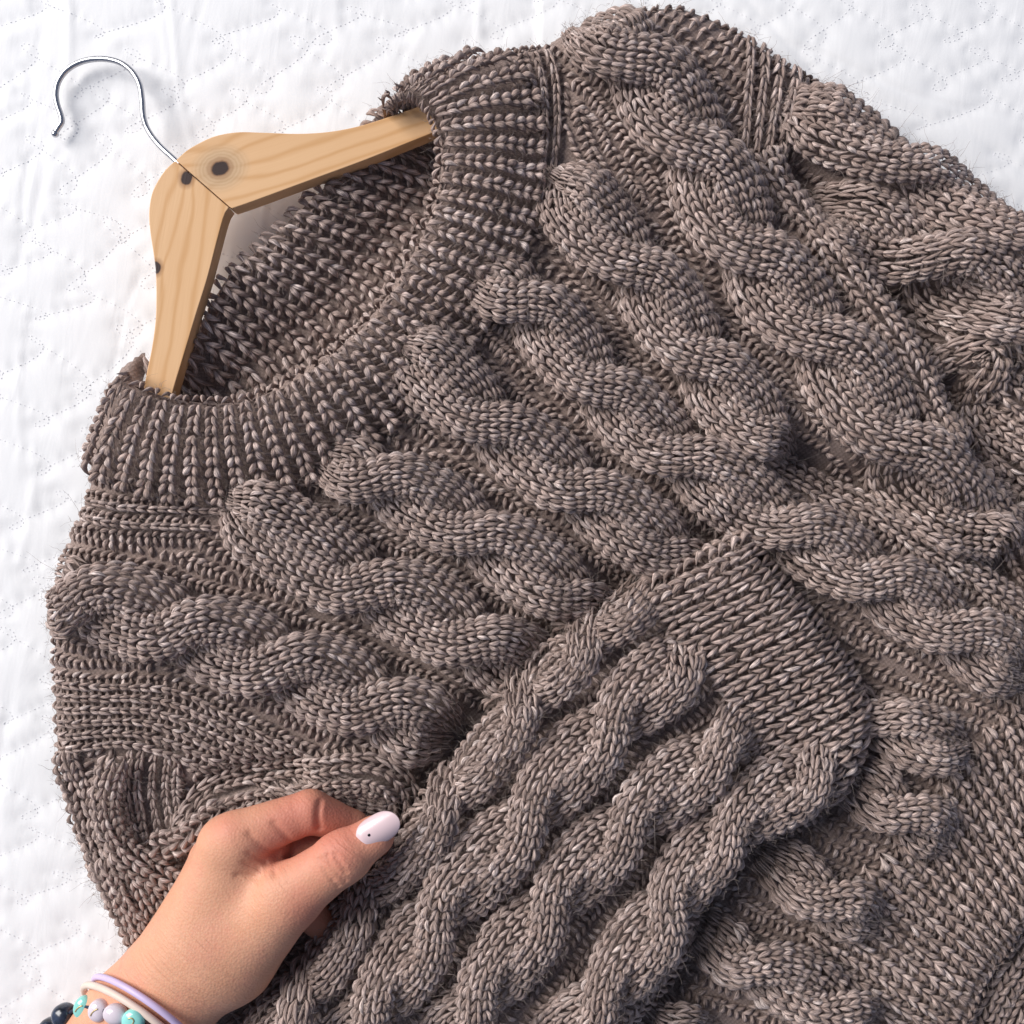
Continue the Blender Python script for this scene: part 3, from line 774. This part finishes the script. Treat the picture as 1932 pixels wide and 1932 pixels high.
def slab(name, outline, mat, parent):
    p = L(outline, HZ1); p = wv(np.column_stack([p, np.zeros(len(p))]))
    bm = bmesh.new()
    vs = [bm.verts.new((a[0], a[1], HZ1*S)) for a in p]
    f = bm.faces.new(vs)
    if f.normal.z < 0: f.normal_flip()
    bm.normal_update()
    if f.normal.z < 0: f.normal_flip()
    r = bmesh.ops.extrude_face_region(bm, geom=[f])
    for v in [e for e in r['geom'] if isinstance(e, bmesh.types.BMVert)]: v.co.z = HZ0*S
    bmesh.ops.recalc_face_normals(bm, faces=bm.faces)
    me = bpy.data.meshes.new(name); bm.to_mesh(me); bm.free()
    o = new_obj(name, me, mat, parent)
    bv = o.modifiers.new('round', 'BEVEL'); bv.width = 1.7*S; bv.segments = 3; bv.limit_method = 'ANGLE'; bv.angle_limit = math.radians(40)
    me.polygons.foreach_set('use_smooth', np.ones(len(me.polygons), bool))
    wn = o.modifiers.new('wn', 'WEIGHTED_NORMAL'); wn.keep_sharp = True
    return o
jt = H([(646, 577), (892, 790)])
gap = np.array([0.6, -0.55])*0.25
outA = np.vstack([spline(H(up_top), 8), H(up_bot[:1]), spline(H(up_bot[1:7]), 12), H(up_bot[7:])]); outA[0] += gap; outA[-1] += gap
outB = np.vstack([spline(H(lo_out), 8), spline(H(lo_in), 12)]); outB[0] -= gap; outB[-1] -= gap
kx = lambda x, y: wpt(*H([(x, y)])[0])
wA = wood_material('pine_upper_arm', math.radians(17), [(*kx(850, 614), 14.5*S, True)])
wB = wood_material('pine_lower_arm', math.radians(80), [(*kx(697, 658), 11.5*S, False), (*kx(556, 1068), 10.5*S, False)])
slab('arm', outA, wA, hanger); slab('arm', outB, wB, hanger)
hk = H([(100,449),(112,428),(128,402),(124,372),(107,320),(101,270),(114,215),(155,162),(225,125),(310,114),(390,130),(448,172),(482,230),(494,300),(500,375),(522,440),(572,508),(640,572),(668,600)])
hz = np.interp(np.arange(len(hk)), [0, 8, 14, 17, 18], [12, 20, 44, 72, 76])
hk3 = np.array([[*L([p], z)[0], z] for p, z in zip(hk, hz)])
hp = spline(hk3, 3.0)
v, f = tube_mesh(hp, 5.3, 14)
M_steel = simple('brushed_steel', (0.52, 0.52, 0.54), 0.25, 1.0)
o = new_obj('hook', mesh_from('hook', wv(v), f), M_steel, hanger)
def ball(c, r, seg=16, sc=(1, 1, 1)):
    bm = bmesh.new(); bmesh.ops.create_uvsphere(bm, u_segments=seg, v_segments=seg//2+2, radius=1.0)
    v = np.array([x.co[:] for x in bm.verts])*r*np.array(sc)+np.array(c); bm.verts.index_update()
    f = [[x.index for x in q.verts] for q in bm.faces]; bm.free(); return v, f
v, f = ball(hp[0]+np.array([-1, 3, 0]), 7.0)
new_obj('hook_tip', mesh_from('hook_tip', wv(v), f), M_steel, hanger)

# ------------------------------------------------------------------ hand (one continuous skin grown from a distance field)
def cone(P, a, b, ra, rb, zs=1.0):
    a = np.array(a, float); b = np.array(b, float); q = P-a
    ba = b-a; w = np.array([1, 1, 1/zs])
    q = q*w; ba = ba*w
    h = np.clip((q@ba)/np.dot(ba, ba), 0, 1)
    return np.linalg.norm(q-h[..., None]*ba, axis=-1)-(ra+(rb-ra)*h)
def smin(a, b, k):
    h = np.clip(0.5+0.5*(b-a)/k, 0, 1); return b+(a-b)*h-k*h*(1-h)
ZO = 14.0
def J(x, y, z):
    z = z+ZO; p = L([(x, y)], z)[0]; return (p[0], p[1], z)
def hand_field(P):
    arm = cone(P, J(110, 2130, 108), J(262, 1926, 110), 106, 99, 0.74)
    arm = smin(arm, cone(P, J(262, 1926, 110), J(398, 1782, 132), 99, 103, 0.74), 20)
    d1 = cone(P, J(392, 1785, 138), J(436, 1606, 168), 97, 58, 0.72)
    d2 = cone(P, J(378, 1780, 122), J(410, 1628, 122), 86, 52, 0.8)
    palm = smin(smin(arm, d1, 30), d2, 22)
    kn_ = cone(P, J(433, 1590, 170), J(452, 1580, 178), 46, 42, 0.9)
    palm = smin(palm, kn_, 26)
    tm = cone(P, J(432, 1795, 138), J(541, 1694, 186), 88, 57, 0.78)
    tm = smin(tm, cone(P, J(541, 1694, 186), J(643, 1620, 202), 54, 43, 0.86), 18)
    web = cone(P, J(450, 1660, 150), J(505, 1680, 165), 46, 34, 0.7)
    tip = cone(P, J(643, 1620, 202), J(706, 1577, 199), 42, 34.5, 0.84)
    tm = smin(tm, tip, 12)
    ip = cone(P, J(638, 1622, 206), J(652, 1614, 206), 44, 44, 0.84); tm = smin(tm, ip, 10)
    i1 = cone(P, J(448, 1580, 176), J(582, 1532, 160), 45, 37, 0.95)
    i2 = cone(P, J(586, 1531, 158), J(664, 1560, 126), 38, 29, 1.0)
    i3 = cone(P, J(664, 1560, 126), J(712, 1592, 100), 28, 24, 1.0)
    ix = smin(smin(i1, i2, 6), i3, 8)
    bul = cone(P, J(468, 1608, 150), J(514, 1596, 138), 46, 36, 0.95)
    m1 = smin(cone(P, J(440, 1610, 118), J(592, 1592, 104), 42, 34), cone(P, J(592, 1592, 104), J(668, 1616, 76), 33, 27), 6)
    r1 = smin(cone(P, J(420, 1650, 84), J(560, 1700, 70), 42, 36), cone(P, J(560, 1700, 70), J(612, 1748, 52), 34, 29), 6)
    d = smin(palm, tm, 34); d = smin(d, web, 26)
    d = smin(d, bul, 10); d = smin(d, ix, 9)
    d = smin(d, m1, 5); d = smin(d, r1, 5)
    return d
def surface_nets(fun, lo, hi, st):
    ax = [np.arange(a, b+st, st) for a, b in zip(lo, hi)]
    nx, ny, nz = map(len, ax)
    val = np.empty((nx, ny, nz), np.float32)
    for i in range(nx):
        yy, zz = np.meshgrid(ax[1], ax[2], indexing='ij')
        P = np.stack([np.full_like(yy, ax[0][i]), yy, zz], -1); val[i] = fun(P)
    sg = val < 0
    cs = np.zeros((nx-1, ny-1, nz-1, 3)); cn = np.zeros((nx-1, ny-1, nz-1))
    g = np.stack(np.meshgrid(*[np.arange(n-1) for n in (nx, ny, nz)], indexing='ij'), -1).astype(float)
    sl = lambda o: tuple(slice(k, n-1+k) for k, n in zip(o, (nx, ny, nz)))
    for axis in range(3):
        others = [k for k in range(3) if k != axis]
        for u in (0, 1):
            for w in (0, 1):
                o0 = [0, 0, 0]; o0[others[0]] = u; o0[others[1]] = w; o1 = list(o0); o1[axis] = 1
                a, b = val[sl(o0)], val[sl(o1)]; x = (a < 0) != (b < 0)
                t = np.where(x, a/(a-b+1e-12), 0)
                p = np.array(o0, float)+t[..., None]*np.eye(3)[axis]
                cs += np.where(x[..., None], p, 0); cn += x
    act = cn > 0
    idx = np.full(act.shape, -1); idx[act] = np.arange(act.sum())
    v = (g[act]+cs[act]/cn[act][:, None])*st+np.array(lo)
    faces = []
    for axis in range(3):
        o1, o2 = [(1, 2), (2, 0), (0, 1)][axis]
        s0 = [slice(1, n-1) for n in (nx, ny, nz)]; s0[axis] = slice(0, (nx, ny, nz)[axis]-1)
        s1 = list(s0); s1[axis] = slice(1, (nx, ny, nz)[axis])
        a, b = sg[tuple(s0)], sg[tuple(s1)]
        for flag, rev in ((a & ~b, False), (~a & b, True)):
            q = np.argwhere(flag)
            if len(q) == 0: continue
            off = np.ones(3, int); off[axis] = 0; q = q+off
            def cell(du, dv):
                c = q.copy(); c[:, o1] -= du; c[:, o2] -= dv; return idx[c[:, 0], c[:, 1], c[:, 2]]
            f = np.stack([cell(1, 1), cell(0, 1), cell(0, 0), cell(1, 0)], 1)
            faces.append(f[:, ::-1] if rev else f)
    return v, np.vstack(faces)
def skin_material():
    m, t, b = nt('skin'); lk = t.links.new
    co = node(t, 'ShaderNodeTexCoord'); geo = co.outputs['Object']
    n1 = node(t, 'ShaderNodeTexNoise', Scale=70.0, Detail=3.0); lk(geo, n1.inputs['Vector'])
    n2 = node(t, 'ShaderNodeTexNoise', Scale=420.0, Detail=3.0); lk(geo, n2.inputs['Vector'])
    at = node(t, 'ShaderNodeAttribute', attribute_name='flush')
    c = mixc(t, n1.outputs[0], (0.66, 0.32, 0.19), (0.75, 0.40, 0.26))
    n3 = node(t, 'ShaderNodeTexNoise', Scale=38.0, Detail=4.0, Roughness=0.7); lk(geo, n3.inputs['Vector'])
    bl = ramp(t, n3.outputs[0], [(0.48, (0, 0, 0)), (0.72, (1, 1, 1))])
    c = mixc(t, math_n(t, 'MULTIPLY', bl.outputs[0], 0.75), c, (0.68, 0.285, 0.20))
    c = mixc(t, math_n(t, 'MULTIPLY', at.outputs['Fac'], 0.85), c, (0.60, 0.205, 0.145))
    c = mixc(t, math_n(t, 'MULTIPLY', n2.outputs[0], 0.18), c, (0.52, 0.25, 0.16))
    lk(c, b.inputs['Base Color'])
    b.inputs['Roughness'].default_value = 0.55; b.inputs['Specular IOR Level'].default_value = 0.35
    b.inputs['Subsurface Weight'].default_value = 0.12; b.inputs['Subsurface Radius'].default_value = (1.0, 0.35, 0.2); b.inputs['Subsurface Scale'].default_value = 0.003
    # fine skin relief: pores, and the long fine wrinkles of wrist and knuckles (attribute wrinkle)
    wr = node(t, 'ShaderNodeAttribute', attribute_name='wrinkle')
    mp = node(t, 'ShaderNodeMapping'); lk(geo, mp.inputs[0]); mp.inputs['Rotation'].default_value = (0, 0, math.radians(-53)); mq = node(t, 'ShaderNodeMapping'); lk(mp.outputs[0], mq.inputs[0]); mq.inputs['Scale'].default_value = (560, 70, 120)
    w = node(t, 'ShaderNodeTexNoise', Scale=1.0, Detail=2.0, Distortion=0.5); lk(mq.outputs[0], w.inputs['Vector'])
    vo = node(t, 'ShaderNodeTexVoronoi', Scale=900.0); lk(geo, vo.inputs['Vector'])
    h = math_n(t, 'ADD', math_n(t, 'MULTIPLY', math_n(t, 'MULTIPLY', w.outputs[0], wr.outputs['Fac']), 1.0), math_n(t, 'MULTIPLY', vo.outputs['Distance'], 0.16))
    bp = node(t, 'ShaderNodeBump', Strength=0.7, Distance=0.0012); lk(h, bp.inputs['Height']); lk(bp.outputs[0], b.inputs['Normal'])
    return m
hand = empty('hand')
tag(hand, 'bare hand with pale manicured thumbnail pinching the sweater from the lower left', 'hand')
v, f = surface_nets(hand_field, (60, 1425, 12), (770, 2060, 285), 3.7)
# creases pressed into the skin
def crease(pts, depth, w, zr=None):
    ln = spline(pts, 3)
    global v
    d = np.full(len(v), 1e9)
    for i in range(0, len(ln)):
        d = np.minimum(d, np.hypot(v[:, 0]-ln[i, 0], v[:, 1]-ln[i, 1]))
    up = np.clip((v[:, 2]-100)/60.0, 0, 1)
    v[:, 2] -= depth*np.exp(-(d/w)**2)*up
for pts, dp, w in (([(480,1562),(502,1586),(519,1612),(524,1634)], 3.5, 6), ([(524,1545),(543,1568),(550,1592),(540,1616),(527,1636)], 4, 5.5), ([(604,1512),(602,1535),(603,1560)], 7, 5),
                   ([(455,1640),(478,1646),(498,1650)], 4.5, 4), ([(478,1598),(495,1614),(508,1634)], 3.5, 3.5), ([(470,1616),(486,1628),(500,1642)], 3, 3.5),
                   ([(614,1600),(622,1612),(640,1640),(648,1650)], 3.6, 3.6), ([(630,1592),(636,1606),(650,1628),(662,1640)], 4.0, 3.6), ([(644,1590),(652,1604),(664,1622)], 3.2, 3.6), ([(622,1598),(630,1610),(644,1634)], 2.4, 3)):
    crease(L(pts, 190), dp, w)
nv = len(v)
xy = C0+(v[:, :2]-C0)*HC/(HC-v[:, 2:])
g = lambda cx, cy, s: np.exp(-((xy[:, 0]-cx)**2+(xy[:, 1]-cy)**2)/s**2)
flush = np.clip(g(560, 1540, 75)+0.9*g(650, 1560, 60)+0.7*g(510, 1610, 45)+0.7*g(425, 1560, 35)+0.5*g(735, 1590, 30)+0.45*g(640, 1625, 30)+0.8*g(580, 1720, 50), 0, 1)
wrk = np.clip(0.25+0.9*g(330, 1850, 110)+0.7*g(480, 1640, 45)+0.8*g(640, 1622, 32)+0.5*g(520, 1740, 70), 0, 1)
me = mesh_from('skin', wv(v), f[:, ::-1])
bmx = bmesh.new(); bmx.from_mesh(me); bmesh.ops.recalc_face_normals(bmx, faces=bmx.faces); bmx.to_mesh(me); bmx.free()
for nm, arr in (('flush', flush), ('wrinkle', wrk)):
    a = me.attributes.new(nm, 'FLOAT', 'POINT'); a.data.foreach_set('value', arr.astype(np.float32))
me.polygons.foreach_set('use_smooth', np.ones(len(me.polygons), bool))
sk = new_obj('skin', me, skin_material(), hand)
sm = sk.modifiers.new('smooth', 'SMOOTH'); sm.factor = 0.5; sm.iterations = 2
ss = sk.modifiers.new('sub', 'SUBSURF'); ss.levels = 1; ss.render_levels = 1
# thumb nail
def nail():
    c = np.array(J(713, 1567, 230)); e1 = np.array([0.862, -0.507, -0.05]); e1 /= np.linalg.norm(e1)
    e2 = np.cross(e1, [0, 0, 1.0]); e2 /= np.linalg.norm(e2); e3 = np.cross(e2, e1); e3 *= np.sign(e3[2])
    roll_ = -0.06
    e2, e3 = e2*math.cos(roll_)+e3*math.sin(roll_), e3*math.cos(roll_)-e2*math.sin(roll_)
    na, nb = 17, 26; V = []
    def outline(s):
        """half width at s in [-1,1] along the nail"""
        return 25*(1-abs(s)**(3.4 if s < 0 else 2.5))**0.5
    for lay, dz in ((0, 0.0), (1, -2.6)):
        for j in range(nb):
            s = -1+2*(0.5-0.5*math.cos(math.pi*(j+0.0)/(nb-1)))
            w = max(outline(s)-lay*0.6, 0.02)
            for i in range(na):
                a = (-1+2*i/(na-1))*w
                z = (31-math.sqrt(31**2-min(a*a, 30**2)))*-1.0-1.6*s*s-(3.0*max(0, -s-0.75)*4)+dz
                V.append(c+e1*s*39+e2*a+e3*z)
    Fc = []
    id_ = lambda l, j, i: l*na*nb+j*na+i
    for j in range(nb-1):
        for i in range(na-1):
            Fc.append((id_(0, j, i), id_(0, j, i+1), id_(0, j+1, i+1), id_(0, j+1, i)))
            Fc.append((id_(1, j, i), id_(1, j+1, i), id_(1, j+1, i+1), id_(1, j, i+1)))
    for j in range(nb-1):
        for i in (0, na-1):
            q = (id_(0, j, i), id_(0, j+1, i), id_(1, j+1, i), id_(1, j, i)); Fc.append(q if i == 0 else q[::-1])
    return np.array(V), Fc, c, e1, e2, e3
V, Fc, nc, e1, e2, e3 = nail()
me = mesh_from('thumb_nail', wv(V), Fc)
bmx = bmesh.new(); bmx.from_mesh(me); bmesh.ops.remove_doubles(bmx, verts=bmx.verts, dist=1e-6); bmesh.ops.recalc_face_normals(bmx, faces=bmx.faces); bmx.to_mesh(me); bmx.free()
M_nail = noisy(simple('pale_pink_polish', (0.74, 0.56, 0.58), 0.3, 0, 0.5, 0.15), 0.03, 90)
nl = new_obj('thumb_nail', me, M_nail, hand)
dv, df = ball(nc+e1*(-16.5)+e2*(1.0)+e3*(-0.3), 2.6, 14, (1, 1, 0.35))
new_obj('nail_dot', mesh_from('nail_dot', wv(dv), df), simple('black_lacquer', (0.012, 0.010, 0.014), 0.2), nl)

# ------------------------------------------------------------------ bracelets
def loop(cx, cy, cz, rx, rz, tilt, n=72, back=0.0):
    e = np.array([0.80, 0.60, 0]); axs = np.array([0.60, -0.80, 0]); th = np.arange(n)*2*math.pi/n
    c = np.array(J(cx, cy, cz))
    return c+np.cos(th)[:, None]*rx*e+np.sin(th)[:, None]*(rz*np.array([0, 0, 1.0])+tilt*axs)
M_lilac = noisy(simple('lilac_elastic', (0.62, 0.50, 0.74), 0.45), 0.05, 60)
M_cream = noisy(simple('cream_elastic', (0.78, 0.62, 0.53), 0.5), 0.08, 60)
for nm, lab, mat, c, r in (('bangle', 'thin lilac cord bangle, the one nearer the hand', M_lilac, (282, 1924, 98, 122, 112, 88), 5.8),
                           ('bangle', 'thin cream cord bangle beside the lilac one on the wrist', M_cream, (262, 1940, 96, 122, 110, 90), 6.2)):
    v_, f_ = tube_mesh(loop(*c), r, 12, closed=True)
    o = new_obj(nm, mesh_from(nm, wv(v_), f_), mat); tag(o, lab, 'bracelet', 'cord bangles on the wrist')
bb = empty('bead_bracelet'); tag(bb, 'bracelet of mint, pale pink and dark blue beads at the picture edge', 'bracelet')
M_mint = noisy(simple('mint_glaze', (0.28, 0.68, 0.62), 0.18, 0, 0.5, 0.5), 0.12, 180)
M_pink = noisy(simple('pale_pink_glaze', (0.70, 0.62, 0.68), 0.16, 0, 0.5, 0.5), 0.08, 180)
M_navy = noisy(simple('dark_blue_stone', (0.022, 0.030, 0.055), 0.25, 0, 0.5, 0.4), 0.8, 240)
M_gold = simple('gold_print', (0.62, 0.47, 0.22), 0.35, 0.6)
cord = spline(np.array([J(70, 1990, 60), J(100, 1945, 80), J(122, 1918, 104), J(155, 1900, 138), J(184, 1905, 172), J(217, 1911, 192), J(251, 1924, 202), J(292, 1945, 206), J(340, 1985, 200)]), 3)
v_, f_ = tube_mesh(cord, 3.2, 8); new_obj('cord', mesh_from('cord', wv(v_), f_), simple('navy_cord', (0.02, 0.025, 0.05), 0.6), bb)
def bead(pos, r, sc, mat, glyph=None, rot=0.0):
    bm = bmesh.new(); bmesh.ops.create_uvsphere(bm, u_segments=28, v_segments=18, radius=1.0)
    # flattened drum with a soft rim: squarer than a ball
    P = np.array([q.co[:] for q in bm.verts]); bm.verts.index_update()
    fl = [[q.index for q in ff.verts] for ff in bm.faces]; bm.free()
    P = np.sign(P)*np.abs(P)**np.array([0.95, 0.95, 0.72])
    P = P*r*np.array(sc)
    c, s = math.cos(rot), math.sin(rot)
    ty = -0.35 if pos[2] < 150 else -0.12            # leans with the side of the wrist
    R = np.array([[c, -s, 0], [s, c, 0], [0, 0, 1]])
    tl = np.array([[math.cos(ty), 0, math.sin(ty)], [0, 1, 0], [-math.sin(ty), 0, math.cos(ty)]])
    Mx = tl@R
    o = new_obj('bead', mesh_from('bead', wv(P@Mx.T+np.array(pos)), fl), mat, bb)
    if glyph is not None:
        q = np.array([(a*r, b*r, r*sc[2]*0.985*(1-0.10*(a*a+b*b))) for a, b in glyph])
        q = spline(q, 1.0)@Mx.T+np.array(pos)
        a_, b_ = tube_mesh(q, 1.15, 6); new_obj('letter', mesh_from('letter', wv(a_), b_), M_gold, o)
hook_l = [(-0.28, -0.38), (-0.02, -0.50), (0.22, -0.36), (0.20, -0.10), (0.02, 0.16), (-0.12, 0.48)]
arc_l = [(0.10, -0.52), (-0.12, -0.30), (-0.30, 0.05), (-0.34, 0.30)]
for p, r, sc, mt, gl, ro in ((J(80, 1975, 66), 21, (1, 1, 0.95), M_navy, None, 0), (J(96, 1942, 84), 21, (1, 1, 0.95), M_navy, None, 0), (J(121, 1916, 104), 21, (1, 1, 0.95), M_navy, None, 0),
                             (J(157, 1900, 136), 18.5, (0.86, 1.1, 0.72), M_mint, arc_l, 0.35), (J(187, 1906, 170), 19, (0.95, 1.0, 0.8), M_pink, arc_l, 0.3),
                             (J(218, 1913, 193), 18, (1.15, 0.92, 0.85), M_pink, None, 0.2), (J(252, 1926, 206), 20, (1.0, 1.0, 0.6), M_mint, hook_l, 0.2),
                             (J(292, 1952, 208), 17, (1, 1, 0.9), M_navy, None, 0)):
    bead(p, r, sc, mt, gl, ro)
